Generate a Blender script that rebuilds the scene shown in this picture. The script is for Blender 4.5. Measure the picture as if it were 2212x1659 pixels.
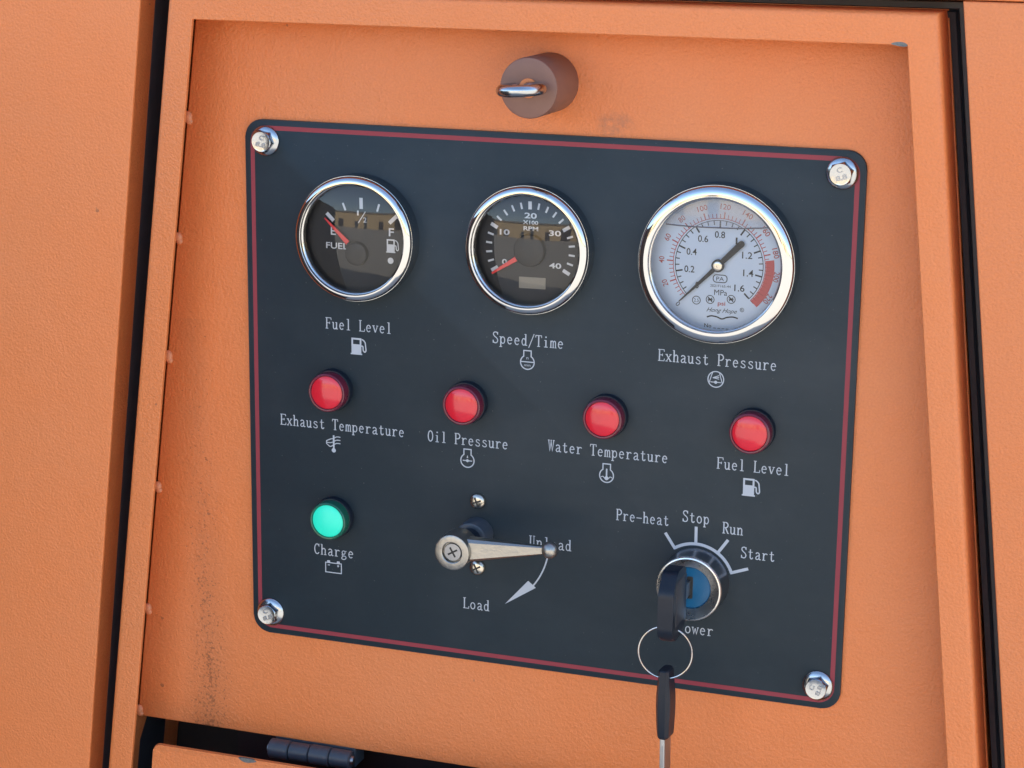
import bpy, bmesh, math, random
from mathutils import Vector, Matrix

for o in list(bpy.data.objects):
    bpy.data.objects.remove(o, do_unlink=True)
S = bpy.context.scene
COL = S.collection
R = math.radians
PI = math.pi
random.seed(4)
HZ = 1.30            # height of the centre of the black instrument plate above the ground

# ------------------------------------------------------------------ camera
cd = bpy.data.cameras.new('camera')
cd.sensor_width = 36.0
cd.lens = 4546.0 / 2212.0 * 36.0
cd.clip_start = 0.02
cd.clip_end = 2000
cam = bpy.data.objects.new('camera', cd)
COL.objects.link(cam)
right = Vector((0.9439979744, 0.3297407762, 0.0117832419))
down = Vector((0.0878143400, -0.2166544939, -0.9722908371))
fwd = Vector((-0.3180510431, 0.9188753184, -0.2334773721))
up, back = -down, -fwd
cam.matrix_world = Matrix(((right.x, up.x, back.x, 0.3141053329),
                           (right.y, up.y, back.y, -0.9449613071),
                           (right.z, up.z, back.z, HZ + 0.2517570645),
                           (0, 0, 0, 1)))
S.camera = cam

# ------------------------------------------------------------------ sky, sun, exposure
SUN_EL, SUN_AZ = 38.0, 28.0       # the sun stands behind the machine, up and to the right
w = bpy.data.worlds.new('World')
S.world = w
w.use_nodes = True
nt = w.node_tree
nt.nodes.clear()
sky = nt.nodes.new('ShaderNodeTexSky')
sky.sky_type = 'NISHITA'
sky.sun_disc = False
sky.sun_elevation = R(SUN_EL)
sky.sun_rotation = R(SUN_AZ)
sky.air_density = 1.0
sky.dust_density = 1.2
bgn = nt.nodes.new('ShaderNodeBackground')
bgn.inputs['Strength'].default_value = 0.15
wo = nt.nodes.new('ShaderNodeOutputWorld')
nt.links.new(sky.outputs[0], bgn.inputs[0])
nt.links.new(bgn.outputs[0], wo.inputs[0])

sl = bpy.data.lights.new('sun', 'SUN')
sl.energy = 5.0
sl.angle = R(0.5)
sl.color = (1.0, 0.94, 0.84)
so = bpy.data.objects.new('sun', sl)
COL.objects.link(so)
sd = Vector((math.sin(R(SUN_AZ)) * math.cos(R(SUN_EL)), math.cos(R(SUN_AZ)) * math.cos(R(SUN_EL)), math.sin(R(SUN_EL))))
so.rotation_euler = (-sd).to_track_quat('-Z', 'Y').to_euler()
so.location = (2, 6, 6)

S.view_settings.view_transform = 'Standard'
S.view_settings.look = 'None'
S.view_settings.gamma = 1
S.view_settings.exposure = 1.68
S.view_settings.use_curve_mapping = False

# ------------------------------------------------------------------ materials
def mat(name, col, rough=0.5, metal=0.0, spec=0.5, coat=0.0, emit=None, estr=0.0):
    m = bpy.data.materials.new(name)
    m.use_nodes = True
    b = m.node_tree.nodes['Principled BSDF']
    b.inputs['Base Color'].default_value = (*col, 1)
    b.inputs['Roughness'].default_value = rough
    b.inputs['Metallic'].default_value = metal
    b.inputs['Specular IOR Level'].default_value = spec
    b.inputs['Coat Weight'].default_value = coat
    b.inputs['Coat Roughness'].default_value = 0.04
    if emit:
        b.inputs['Emission Color'].default_value = (*emit, 1)
        b.inputs['Emission Strength'].default_value = estr
    return m

def nodes_of(m):
    t = m.node_tree
    return t, t.nodes['Principled BSDF']

def N(t, kind, **kw):
    n = t.nodes.new(kind)
    for k, v in kw.items():
        setattr(n, k, v)
    return n

def noise(t, scale, detail=3, rough=0.5, vec=None):
    n = N(t, 'ShaderNodeTexNoise')
    n.inputs['Scale'].default_value = scale
    n.inputs['Detail'].default_value = detail
    n.inputs['Roughness'].default_value = rough
    if vec is not None:
        t.links.new(vec, n.inputs['Vector'])
    return n

def ramp(t, src, a, b, ca=(0, 0, 0, 1), cb=(1, 1, 1, 1)):
    r = N(t, 'ShaderNodeValToRGB')
    r.color_ramp.elements[0].position = a
    r.color_ramp.elements[1].position = b
    r.color_ramp.elements[0].color = ca
    r.color_ramp.elements[1].color = cb
    t.links.new(src, r.inputs[0])
    return r

def mixc(t, fac, a, b, blend='MIX'):
    m = N(t, 'ShaderNodeMix', data_type='RGBA', blend_type=blend)
    for sock, v in ((m.inputs[0], fac), (m.inputs[6], a), (m.inputs[7], b)):
        if isinstance(v, bpy.types.NodeSocket):
            t.links.new(v, sock)
        elif isinstance(v, (int, float)):
            sock.default_value = v
        else:
            sock.default_value = (*v, 1)
    return m.outputs[2]

def mathn(t, op, a, b=None, clamp=False):
    m = N(t, 'ShaderNodeMath', operation=op, use_clamp=clamp)
    for i, v in enumerate((a, b)):
        if v is None:
            continue
        if isinstance(v, bpy.types.NodeSocket):
            t.links.new(v, m.inputs[i])
        else:
            m.inputs[i].default_value = v
    return m.outputs[0]

def texco(t):
    return N(t, 'ShaderNodeTexCoord').outputs['Object']

ORANGE = (0.76, 0.215, 0.060)

def orange_paint(name, dirt=False):
    """textured powder coat: fine wrinkle bump, faint tone variation"""
    m = mat(name, ORANGE, rough=0.42, spec=0.5)
    t, b = nodes_of(m)
    co = texco(t)
    big = noise(t, 9, 4, 0.6, co)
    c = mixc(t, ramp(t, big.outputs[0], 0.35, 0.7).outputs[0], ORANGE, (0.73, 0.222, 0.070))
    fine = noise(t, 1000, 3, 0.6, co)
    c = mixc(t, mathn(t, 'MULTIPLY', ramp(t, fine.outputs[0], 0.35, 0.65).outputs[0], 0.26), c, (0.50, 0.125, 0.035))
    if dirt:
        sep = N(t, 'ShaderNodeSeparateXYZ')
        t.links.new(co, sep.inputs[0])
        x, z = sep.outputs[0], sep.outputs[2]
        warp = noise(t, 14, 3, 0.6, co)
        xo = mathn(t, 'ADD', x, mathn(t, 'MULTIPLY', mathn(t, 'SUBTRACT', warp.outputs[0], 0.5), 0.012))
        # dust specks in a run down the left of the panel, thicker towards its foot
        dist = mathn(t, 'ABSOLUTE', mathn(t, 'ADD', xo, mathn(t, 'ADD', 0.1865, mathn(t, 'MULTIPLY', z, 0.02))))
        wid = mathn(t, 'SUBTRACT', 0.0135, mathn(t, 'MULTIPLY', z, 0.022))
        band = mathn(t, 'SUBTRACT', 1.0, mathn(t, 'DIVIDE', dist, wid), True)
        low = N(t, 'ShaderNodeMapRange')
        low.inputs['From Min'].default_value = 0.06
        low.inputs['From Max'].default_value = -0.19
        low.inputs['To Min'].default_value = 0.05
        low.inputs['To Max'].default_value = 1.0
        t.links.new(z, low.inputs['Value'])
        spk = noise(t, 640, 2, 0.7, co)
        thr = mathn(t, 'SUBTRACT', spk.outputs[0], mathn(t, 'SUBTRACT', 0.70, mathn(t, 'MULTIPLY', mathn(t, 'MULTIPLY', band, low.outputs[0]), 0.23)))
        spots = mathn(t, 'MULTIPLY', thr, 9.0, True)
        spots = mathn(t, 'MULTIPLY', spots, mathn(t, 'GREATER_THAN', band, 0.02))
        spots = mathn(t, 'MULTIPLY', spots, mathn(t, 'LESS_THAN', z, 0.09))
        c = mixc(t, mathn(t, 'MULTIPLY', spots, 0.85), c, (0.19, 0.05, 0.015))
        film = mathn(t, 'MULTIPLY', mathn(t, 'MULTIPLY', band, low.outputs[0]), 0.34)
        film = mathn(t, 'ADD', film, mathn(t, 'MULTIPLY', mathn(t, 'MULTIPLY', band, ramp(t, warp.outputs[0], 0.35, 0.6).outputs[0]), mathn(t, 'MULTIPLY', mathn(t, 'LESS_THAN', z, 0.03), 0.16)))
        c = mixc(t, film, c, (0.40, 0.145, 0.06))
        # small greasy thumb mark above the plate
        dx = mathn(t, 'DIVIDE', mathn(t, 'SUBTRACT', xo, 0.0365), 0.011)
        dz = mathn(t, 'DIVIDE', mathn(t, 'SUBTRACT', z, 0.1405), 0.0075)
        rr = mathn(t, 'ADD', mathn(t, 'MULTIPLY', dx, dx), mathn(t, 'MULTIPLY', dz, dz))
        blob = mathn(t, 'SUBTRACT', 1.0, rr, True)
        blob = mathn(t, 'MULTIPLY', blob, ramp(t, noise(t, 300, 2, 0.6, co).outputs[0], 0.3, 0.65).outputs[0])
        c = mixc(t, mathn(t, 'MULTIPLY', blob, 0.5), c, (0.17, 0.10, 0.075))
    nick = ramp(t, noise(t, 130, 2, 0.5, co).outputs[0], 0.765, 0.785).outputs[0]
    c = mixc(t, mathn(t, 'MULTIPLY', nick, 0.55), c, (0.12, 0.05, 0.03))
    chalk = ramp(t, noise(t, 5, 5, 0.65, co).outputs[0], 0.45, 0.75).outputs[0]
    c = mixc(t, mathn(t, 'MULTIPLY', chalk, 0.14), c, (0.72, 0.33, 0.17))
    sheen = N(t, 'ShaderNodeMapRange')
    sheen.inputs['To Min'].default_value = 0.30
    sheen.inputs['To Max'].default_value = 0.58
    t.links.new(noise(t, 7, 4, 0.6, co).outputs[0], sheen.inputs['Value'])
    t.links.new(sheen.outputs[0], b.inputs['Roughness'])
    t.links.new(c, b.inputs['Base Color'])
    wr = noise(t, 760, 3, 0.6, co)
    wr2 = noise(t, 60, 2, 0.5, co)
    hsum = mathn(t, 'ADD', wr.outputs[0], mathn(t, 'MULTIPLY', wr2.outputs[0], 0.8))
    bp = N(t, 'ShaderNodeBump')
    bp.inputs['Strength'].default_value = 0.75
    bp.inputs['Distance'].default_value = 0.0008
    t.links.new(hsum, bp.inputs['Height'])
    t.links.new(bp.outputs[0], b.inputs['Normal'])
    return m

def metal_mat(name, col, rough, var=0.08, scale=180, bump=0.0):
    m = mat(name, col, rough, 1.0)
    t, b = nodes_of(m)
    n = noise(t, scale, 3, 0.6, texco(t))
    r = N(t, 'ShaderNodeMapRange')
    r.inputs['To Min'].default_value = max(0.02, rough - var)
    r.inputs['To Max'].default_value = rough + var
    t.links.new(n.outputs[0], r.inputs['Value'])
    t.links.new(r.outputs[0], b.inputs['Roughness'])
    if bump:
        bp = N(t, 'ShaderNodeBump')
        bp.inputs['Strength'].default_value = bump
        bp.inputs['Distance'].default_value = 0.0003
        t.links.new(n.outputs[0], bp.inputs['Height'])
        t.links.new(bp.outputs[0], b.inputs['Normal'])
    return m

def grainy(name, col, col2, rough, scale=300, bump=0.2, dist=0.0003, spec=0.5):
    m = mat(name, col, rough, spec=spec)
    t, b = nodes_of(m)
    co = texco(t)
    n = noise(t, scale, 3, 0.6, co)
    n2 = noise(t, 11, 4, 0.6, co)
    f = mathn(t, 'MULTIPLY', mathn(t, 'ADD', n.outputs[0], n2.outputs[0]), 0.5)
    t.links.new(mixc(t, ramp(t, f, 0.35, 0.65).outputs[0], col, col2), b.inputs['Base Color'])
    bp = N(t, 'ShaderNodeBump')
    bp.inputs['Strength'].default_value = bump
    bp.inputs['Distance'].default_value = dist
    t.links.new(n.outputs[0], bp.inputs['Height'])
    t.links.new(bp.outputs[0], b.inputs['Normal'])
    return m

def glass_mat(name, ior=1.5, tint=(1, 1, 1)):
    m = bpy.data.materials.new(name)
    m.use_nodes = True
    t = m.node_tree
    t.nodes.clear()
    out = N(t, 'ShaderNodeOutputMaterial')
    tr = N(t, 'ShaderNodeBsdfTransparent')
    tr.inputs[0].default_value = (*tint, 1)
    gl = N(t, 'ShaderNodeBsdfGlossy')
    gl.inputs['Roughness'].default_value = 0.01
    fr = N(t, 'ShaderNodeFresnel')
    fr.inputs['IOR'].default_value = ior
    mx = N(t, 'ShaderNodeMixShader')
    t.links.new(fr.outputs[0], mx.inputs[0])
    t.links.new(tr.outputs[0], mx.inputs[1])
    t.links.new(gl.outputs[0], mx.inputs[2])
    t.links.new(mx.outputs[0], out.inputs[0])
    return m

M = {}
M['orange'] = orange_paint('orange_powder_coat')
M['orange_dirty'] = orange_paint('orange_powder_coat_dusty', dirt=True)
M['dark_inside'] = grainy('dark_interior', (0.012, 0.010, 0.012), (0.02, 0.014, 0.014), 0.7)
M['brown_inside'] = grainy('brown_interior', (0.030, 0.015, 0.014), (0.024, 0.013, 0.012), 0.7)
M['rubber'] = grainy('black_rubber', (0.022, 0.026, 0.034), (0.030, 0.034, 0.043), 0.5)
def plate_mat():
    """satin black lacquer with faint wipe marks, dust specks and hairline scratches"""
    m = grainy('black_plate', (0.012, 0.022, 0.030), (0.014, 0.025, 0.034), 0.5, 220, 0.06, 0.0002, 0.32)
    t, b = nodes_of(m)
    co = texco(t)
    src = b.inputs['Base Color'].links[0].from_socket
    smear = N(t, 'ShaderNodeMapping')
    smear.inputs['Rotation'].default_value = (0, R(28), 0)
    smear.inputs['Scale'].default_value = (9, 1, 32)
    t.links.new(co, smear.inputs[0])
    sn = noise(t, 1.0, 5, 0.6, smear.outputs[0])
    sm = ramp(t, sn.outputs[0], 0.5, 0.78).outputs[0]
    blot = ramp(t, noise(t, 17, 4, 0.6, co).outputs[0], 0.5, 0.75).outputs[0]
    wipe = mathn(t, 'MULTIPLY', mathn(t, 'ADD', mathn(t, 'MULTIPLY', sm, 0.5), mathn(t, 'MULTIPLY', blot, 0.5)), 0.09)
    c = mixc(t, wipe, src, (0.16, 0.17, 0.18))
    dust = ramp(t, noise(t, 900, 1, 0.5, co).outputs[0], 0.74, 0.80).outputs[0]
    c = mixc(t, mathn(t, 'MULTIPLY', dust, 0.5), c, (0.20, 0.19, 0.17))
    t.links.new(c, b.inputs['Base Color'])
    rr = N(t, 'ShaderNodeMapRange')
    rr.inputs['To Min'].default_value = 0.56
    rr.inputs['To Max'].default_value = 0.42
    t.links.new(sn.outputs[0], rr.inputs['Value'])
    t.links.new(rr.outputs[0], b.inputs['Roughness'])
    return m
M['plate'] = plate_mat()
M['red_line'] = mat('red_line_print', (0.25, 0.020, 0.036), 0.5)
M['white_ink'] = mat('white_print', (0.42, 0.45, 0.50), 0.55)
M['chrome'] = metal_mat('chrome', (0.56, 0.565, 0.57), 0.06, 0.03)
M['zinc'] = metal_mat('zinc_plated_steel', (0.44, 0.46, 0.48), 0.2, 0.08, 260, 0.2)
M['body_metal'] = metal_mat('worn_plated_metal', (0.30, 0.32, 0.36), 0.32, 0.1, 120)
M['ring_metal'] = metal_mat('scuffed_chrome', (0.66, 0.66, 0.64), 0.28, 0.1, 150, 0.35)
M['cast'] = metal_mat('satin_cast_metal', (0.38, 0.365, 0.335), 0.38, 0.12, 420, 0.7)
M['nickel'] = metal_mat('nickel_screw', (0.56, 0.52, 0.45), 0.24, 0.08)
M['steel_grey'] = metal_mat('grey_screw', (0.34, 0.35, 0.37), 0.4, 0.08)
M['slot'] = mat('dark_recess', (0.02, 0.018, 0.016), 0.6)
M['black_plastic'] = grainy('black_plastic', (0.008, 0.012, 0.021), (0.011, 0.016, 0.026), 0.36, 400, 0.08, 0.0003, 0.3)
M['dial_black'] = mat('black_dial', (0.010, 0.011, 0.014), 0.6)
M['dial_white'] = grainy('white_dial_sky_tint', (0.50, 0.59, 0.73), (0.53, 0.62, 0.75), 0.6, 60, 0.0)  # blue of the reflected sky is put into the white
M['dial_ink'] = mat('dial_white_print', (0.62, 0.63, 0.66), 0.5)
M['black_ink'] = mat('dial_black_print', (0.02, 0.022, 0.026), 0.6, spec=0.2)
M['red_ink'] = mat('dial_red_print', (0.36, 0.04, 0.04), 0.5)
M['needle_red'] = mat('red_needle', (0.85, 0.05, 0.05), 0.4, emit=(1, 0.06, 0.06), estr=0.0)
M['lcd'] = mat('grey_lcd', (0.21, 0.195, 0.165), 0.35)
M['glass'] = glass_mat('gauge_glass', 1.52)
M['lens_red'] = mat('red_lens', (0.68, 0.018, 0.034), 0.17, spec=0.55, coat=0.22)
M['lens_green'] = mat('green_lens_lit', (0.02, 0.55, 0.40), 0.35, emit=(0.02, 0.75, 0.50), estr=0.14)
M['rim_red'] = mat('dark_red_lamp_rim', (0.12, 0.012, 0.030), 0.2, spec=0.6)
M['rim_green'] = mat('dark_green_lamp_rim', (0.010, 0.10, 0.065), 0.2, spec=0.6)
M['blue_plastic'] = grainy('blue_plastic', (0.012, 0.10, 0.22), (0.016, 0.13, 0.26), 0.25, 200, 0.1)
M['brown_rubber'] = grainy('brown_painted_rubber', (0.19, 0.085, 0.062), (0.21, 0.097, 0.070), 0.42, 200, 0.1)
M['hinge_black'] = grainy('black_hinge_metal', (0.04, 0.05, 0.065), (0.058, 0.068, 0.085), 0.4)
M['weld'] = mat('painted_weld', (0.70, 0.26, 0.12), 0.45)
M['chip'] = grainy('bare_chip', (0.06, 0.07, 0.07), (0.2, 0.2, 0.19), 0.6, 900)
def bubble_mat():
    m = bpy.data.materials.new('air_bubble_wet_glass')
    m.use_nodes = True
    t = m.node_tree
    b = t.nodes['Principled BSDF']
    b.inputs['Base Color'].default_value = (0.56, 0.57, 0.64, 1)
    b.inputs['Roughness'].default_value = 0.7
    b.inputs['Specular IOR Level'].default_value = 0.15
    n = noise(t, 620, 3, 0.6, texco(t))
    r = N(t, 'ShaderNodeMapRange')
    r.inputs['To Min'].default_value = 0.16
    r.inputs['To Max'].default_value = 0.38
    t.links.new(n.outputs[0], r.inputs['Value'])
    t.links.new(r.outputs[0], b.inputs['Alpha'])
    return m
M['bubble'] = bubble_mat()
M['meniscus'] = mat('dark_liquid_edge', (0.10, 0.10, 0.13), 0.3)

# ------------------------------------------------------------------ mesh building (millimetres: x right, z up, d = out of the panel towards the viewer)
def V(x, z, d):
    return Vector((x / 1000, -d / 1000, z / 1000))

def catmull(pts, n=5, closed=False):
    out = []
    L = len(pts)
    rng = range(L if closed else L - 1)
    for i in rng:
        if closed:
            p0, p1, p2, p3 = (pts[(i + k) % L] for k in (-1, 0, 1, 2))
        else:
            p0 = pts[max(i - 1, 0)]; p1 = pts[i]; p2 = pts[i + 1]; p3 = pts[min(i + 2, L - 1)]
        for j in range(n):
            s = j / n
            out.append(tuple(0.5 * (2 * b + (c - a) * s + (2 * a - 5 * b + 4 * c - d) * s * s + (3 * b - a - 3 * c + d) * s ** 3)
                             for a, b, c, d in zip(p0, p1, p2, p3)))
    if not closed:
        out.append(tuple(pts[-1]))
    return out

def arc(cx, cz, rx, rz, a0, a1, n=24):
    return [(cx + rx * math.cos(R(a0 + (a1 - a0) * i / n)), cz + rz * math.sin(R(a0 + (a1 - a0) * i / n))) for i in range(n + 1)]

def rounded(pts, r, n=6):
    """round the corners of a 2D polygon"""
    out = []
    L = len(pts)
    for i in range(L):
        p = Vector(pts[i]); a = Vector(pts[i - 1]) - p; b = Vector(pts[(i + 1) % L]) - p
        rr = r[i] if isinstance(r, (list, tuple)) else r
        if rr <= 0:
            out.append(tuple(p)); continue
        an = a.angle(b); t = rr / math.tan(an / 2)
        p1 = p + a.normalized() * t; p2 = p + b.normalized() * t
        c = p + (a.normalized() + b.normalized()).normalized() * (rr / math.sin(an / 2))
        v1 = p1 - c; v2 = p2 - c
        for k in range(n + 1):
            s = k / n
            v = v1.slerp(v2, s) if hasattr(v1, 'slerp') else v1.lerp(v2, s)
            out.append(tuple(c + v.normalized() * rr))
    return out

class B:
    """one mesh under construction"""
    def __init__(self):
        self.bm = bmesh.new()
        self.k = 0

    def grid(self, rings, closed_u=True, cap0=False, cap1=False):
        bm = self.bm
        rv = [[bm.verts.new(p) for p in ring] for ring in rings]
        n = len(rv[0])
        for a, b in zip(rv, rv[1:]):
            for i in range(n if closed_u else n - 1):
                j = (i + 1) % n
                bm.faces.new((a[i], a[j], b[j], b[i]))
        if cap0:
            bm.faces.new(list(reversed(rv[0])))
        if cap1:
            bm.faces.new(rv[-1])
        return rv

    def lathe(self, prof, cx=0, cz=0, seg=64, cap=True):
        """prof: (radius, d) pairs; axis straight out of the panel"""
        rings = []
        for r, d in prof:
            if r <= 1e-6:
                r = 1e-3
            rings.append([V(cx + r * math.cos(2 * PI * i / seg), cz + r * math.sin(2 * PI * i / seg), d) for i in range(seg)])
        self.grid(rings, True, False, cap)
        return self

    def prism(self, poly, d0, d1, bev=0.0, bseg=2):
        """2D polygon between depths d0 (back) and d1 (front); only the front rim is bevelled"""
        bm = self.bm
        a = sum(poly[i - 1][0] * poly[i][1] - poly[i][0] * poly[i - 1][1] for i in range(len(poly)))
        if a < 0:
            poly = list(reversed(poly))
        b = [bm.verts.new(V(x, z, d0)) for x, z in poly]
        f = [bm.verts.new(V(x, z, d1)) for x, z in poly]
        n = len(poly)
        front = bm.faces.new(f)
        bm.faces.new(list(reversed(b)))
        for i in range(n):
            j = (i + 1) % n
            bm.faces.new((b[i], b[j], f[j], f[i]))
        if bev:
            bmesh.ops.bevel(bm, geom=list(front.edges), offset=bev / 1000, segments=bseg, profile=0.5, affect='EDGES')
        return self

    def tube(self, path, r, seg=12, closed=False, caps=True):
        P = [Vector(p) for p in path]
        n = len(P)
        rings = []
        prev = None
        for i in range(n):
            if closed:
                t = (P[(i + 1) % n] - P[i - 1]).normalized()
            else:
                t = (P[min(i + 1, n - 1)] - P[max(i - 1, 0)]).normalized()
            if prev is None:
                u = t.cross(Vector((0, 0, 1)))
                if u.length < 1e-3:
                    u = t.cross(Vector((1, 0, 0)))
                u.normalize()
            else:
                u = (prev - t * prev.dot(t)).normalized()
            prev = u
            v = t.cross(u)
            rr = (r[i] if isinstance(r, (list, tuple)) else r) / 1000
            rings.append([P[i] + (u * math.cos(2 * PI * k / seg) + v * math.sin(2 * PI * k / seg)) * rr for k in range(seg)])
        if closed:
            rings.append(rings[0])
            self.grid(rings, True)
            bmesh.ops.remove_doubles(self.bm, verts=self.bm.verts, dist=1e-7)
        else:
            self.grid(rings, True, caps, caps)
        return self

    def ball(self, c, r, seg=28, sx=1, sy=1, sz=1):
        res = bmesh.ops.create_uvsphere(self.bm, u_segments=seg, v_segments=seg // 2, radius=r / 1000)
        for v in res['verts']:
            v.co = Vector((v.co.x * sx, v.co.y * sy, v.co.z * sz)) + c
        return self

    # ---- printed marks: flat, each stroke a few microns above the one before
    def nextd(self, d):
        self.k += 1
        return d + 0.002 * self.k

    def line(self, pts, wd, d, closed=False):
        d = self.nextd(d)
        P = [Vector(p) for p in pts]
        n = len(P)
        L, Rr = [], []
        for i in range(n):
            if closed:
                a, c = P[i - 1], P[(i + 1) % n]
            else:
                a, c = P[max(i - 1, 0)], P[min(i + 1, n - 1)]
            t1 = (P[i] - a); t2 = (c - P[i])
            if t1.length < 1e-9: t1 = t2
            if t2.length < 1e-9: t2 = t1
            t1.normalize(); t2.normalize()
            n1 = Vector((-t1.y, t1.x)); n2 = Vector((-t2.y, t2.x))
            m = (n1 + n2)
            if m.length < 1e-6: m = n1.copy()
            m.normalize()
            s = 1 / max(0.45, m.dot(n1))
            hw = wd / 2
            L.append(P[i] + m * hw * s); Rr.append(P[i] - m * hw * s)
        vl = [self.bm.verts.new(V(p.x, p.y, d)) for p in L]
        vr = [self.bm.verts.new(V(p.x, p.y, d)) for p in Rr]
        for i in range(n if closed else n - 1):
            j = (i + 1) % n
            self.bm.faces.new((vl[i], vr[i], vr[j], vl[j]))
        return self

    def fill(self, pts, d):
        d = self.nextd(d)
        a = sum(pts[i - 1][0] * pts[i][1] - pts[i][0] * pts[i - 1][1] for i in range(len(pts)))
        if a < 0:
            pts = list(reversed(pts))
        self.bm.faces.new([self.bm.verts.new(V(x, z, d)) for x, z in pts])
        return self

    def dot(self, x, z, r, d, n=24):
        return self.fill(arc(x, z, r, r, 0, 360 - 360 / n, n - 1), d)

    def type(self, text, cx, cz, h, wd, d, rot=0, bold=0.0, shear=0.0, extrude=0.0):
        """sans lettering fitted to a box h high (and wd wide) centred at cx, cz"""
        cu = bpy.data.curves.new('lettering', 'FONT')
        cu.body = text
        cu.offset = bold
        cu.shear = shear
        cu.resolution_u = 3
        cu.extrude = extrude
        ob = bpy.data.objects.new('lettering', cu)
        me = ob.to_mesh()
        xs = [v.co.x for v in me.vertices]; ys = [v.co.y for v in me.vertices]
        x0, x1, y0, y1 = min(xs), max(xs), min(ys), max(ys)
        sy = h / (y1 - y0)
        sx = wd / (x1 - x0) if wd else sy
        d = self.nextd(d)
        c, s = math.cos(R(rot)), math.sin(R(rot))
        vs = []
        for v in me.vertices:
            x = (v.co.x - (x0 + x1) / 2) * sx; y = (v.co.y - (y0 + y1) / 2) * sy
            vs.append(self.bm.verts.new(V(cx + x * c - y * s, cz + x * s + y * c, d + v.co.z * sy)))
        for p in me.polygons:
            try:
                self.bm.faces.new([vs[i] for i in p.vertices])
            except ValueError:
                pass
        ob.to_mesh_clear()
        bpy.data.objects.remove(ob)
        bpy.data.curves.remove(cu)
        return self

    def build(self, name, m, parent=None, loc=None, smooth=True, auto=35):
        bm = self.bm
        bmesh.ops.recalc_face_normals(bm, faces=bm.faces) if smooth is not None else None
        me = bpy.data.meshes.new(name)
        bm.to_mesh(me)
        bm.free()
        me.materials.append(m)
        if smooth:
            for p in me.polygons:
                p.use_smooth = True
            me.set_sharp_from_angle(angle=R(auto))
        o = bpy.data.objects.new(name, me)
        COL.objects.link(o)
        if parent is not None:
            o.parent = parent
        if loc is not None:
            o.location = loc
        return o

def at(x, z, d=0.0):
    return Vector((x / 1000, -d / 1000, HZ + z / 1000))

def tag(o, label, cat, group=None):
    o['label'] = label
    o['category'] = cat
    if group:
        o['group'] = group
    return o

def thing(name, label, cat, x, z, d=0.0, group=None):
    o = bpy.data.objects.new(name, None)
    o.empty_display_size = 0.01
    COL.objects.link(o)
    o.location = at(x, z, d)
    o['kind'] = 'thing'
    return tag(o, label, cat, group)

def copy_thing(root, x, z, label, rot=None, d=0.0):
    r = root.copy()
    COL.objects.link(r)
    r.location = at(x, z, d)
    r['label'] = label
    if rot is not None:
        r.rotation_euler = (0, -R(rot), 0)
    for ch in root.children:
        c = ch.copy()
        COL.objects.link(c)
        c.parent = r
        for g in ch.children:
            q = g.copy()
            COL.objects.link(q)
            q.parent = c
    return r

# ------------------------------------------------------------------ ground
gm = grainy('concrete_yard', (0.40, 0.365, 0.31), (0.46, 0.42, 0.36), 0.85, 30, 0.04, 0.01)
b = B()
b.bm.faces.new([b.bm.verts.new(p) for p in ((-600, -600, 0), (600, -600, 0), (600, 600, 0), (-600, 600, 0))])
g = b.build('ground', gm, smooth=False)
g['kind'] = 'structure'

# ------------------------------------------------------------------ machine housing round the recessed control door
BK = -2.0            # depth of the recessed orange panel (back of the black plate)
FR = 24.0            # depth of the door frame face and of the outer housing
TOP_IN, TOP_GAP, FLAP_Z = 183.9, 203.3, -196.5
def left_in(z): return -170.4 - (TOP_IN - z) * 0.1189
def right_in(z): return 173.7 + (TOP_IN - z) * 0.1116
def left_gap(z): return -198.5 - (192.3 - z) * 0.1095
def right_gap(z): return 196.2 + (TOP_GAP - z) * 0.1160

hs = thing('machine_housing', 'orange textured steel housing around the control door, far left and far right of the photo', 'housing', 0, 0)
b = B()
b.prism([(-900, 900), (left_gap(900), 900), (left_gap(-900), -900), (-900, -900)], FR - 1.5, FR, 0.6, 3)
b.build('side_panel', M['orange'], hs)
b = B()
b.prism([(-900, 900), (left_gap(900) - 3.2, 900), (left_gap(-900) - 3.2, -900), (-900, -900)], -12, FR - 1.7, 0)
b.build('jamb', M['orange'], hs, smooth=False)
b = B()
b.prism([(900, TOP_GAP), (right_gap(TOP_GAP), TOP_GAP), (right_gap(-900), -900), (900, -900)], -60, FR, 1.0, 3)
b.build('side_panel', M['orange'], hs)
b = B()
b.prism([(left_gap(203) + 0.0, TOP_GAP + 0.6), (900, TOP_GAP + 0.2), (900, 900), (left_gap(900) + 0.5, 900)], -60, FR - 0.3, 1.0, 3)
b.build('top_panel', M['orange'], hs)
# rubber seal in the gap right of and above the door
b = B()
zs = [-880, 199.6]
seal = []
for (dx, dd) in ((0.2, -34), (-0.2, -4), (-1.6, 0), (-4.2, 0), (-5.0, -3), (-6.0, -1), (-8.5, -2), (-9.0, -34)):
    seal.append((dx, dd))
rings = []
for z in (-880, TOP_GAP - 0.2):
    rings.append([V(right_gap(z) + dx - 0.2, z + (dx if z > 0 else 0), dd) for dx, dd in seal])
rings.append([V(-190, TOP_GAP - 0.1 + dx, dd) for dx, dd in seal])
b.grid(rings, False)
b.build('seal_and_gap_shade', M['rubber'], hs)
b = B()  # left gap: added dark sheet, its black stands for the shade in there
rings = [[V(left_gap(z) + dx, z, dd) for dx, dd in ((-5.0, 3.0), (-3.1, 2.6), (-2.2, 1), (-1.6, -4), (-1.0, -8), (2.5, -10), (11, -12), (11.5, -40))] for z in (-880, 400)]
b.grid(rings, False)
b.build('seal_and_gap_shade', M['rubber'], hs)
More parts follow.
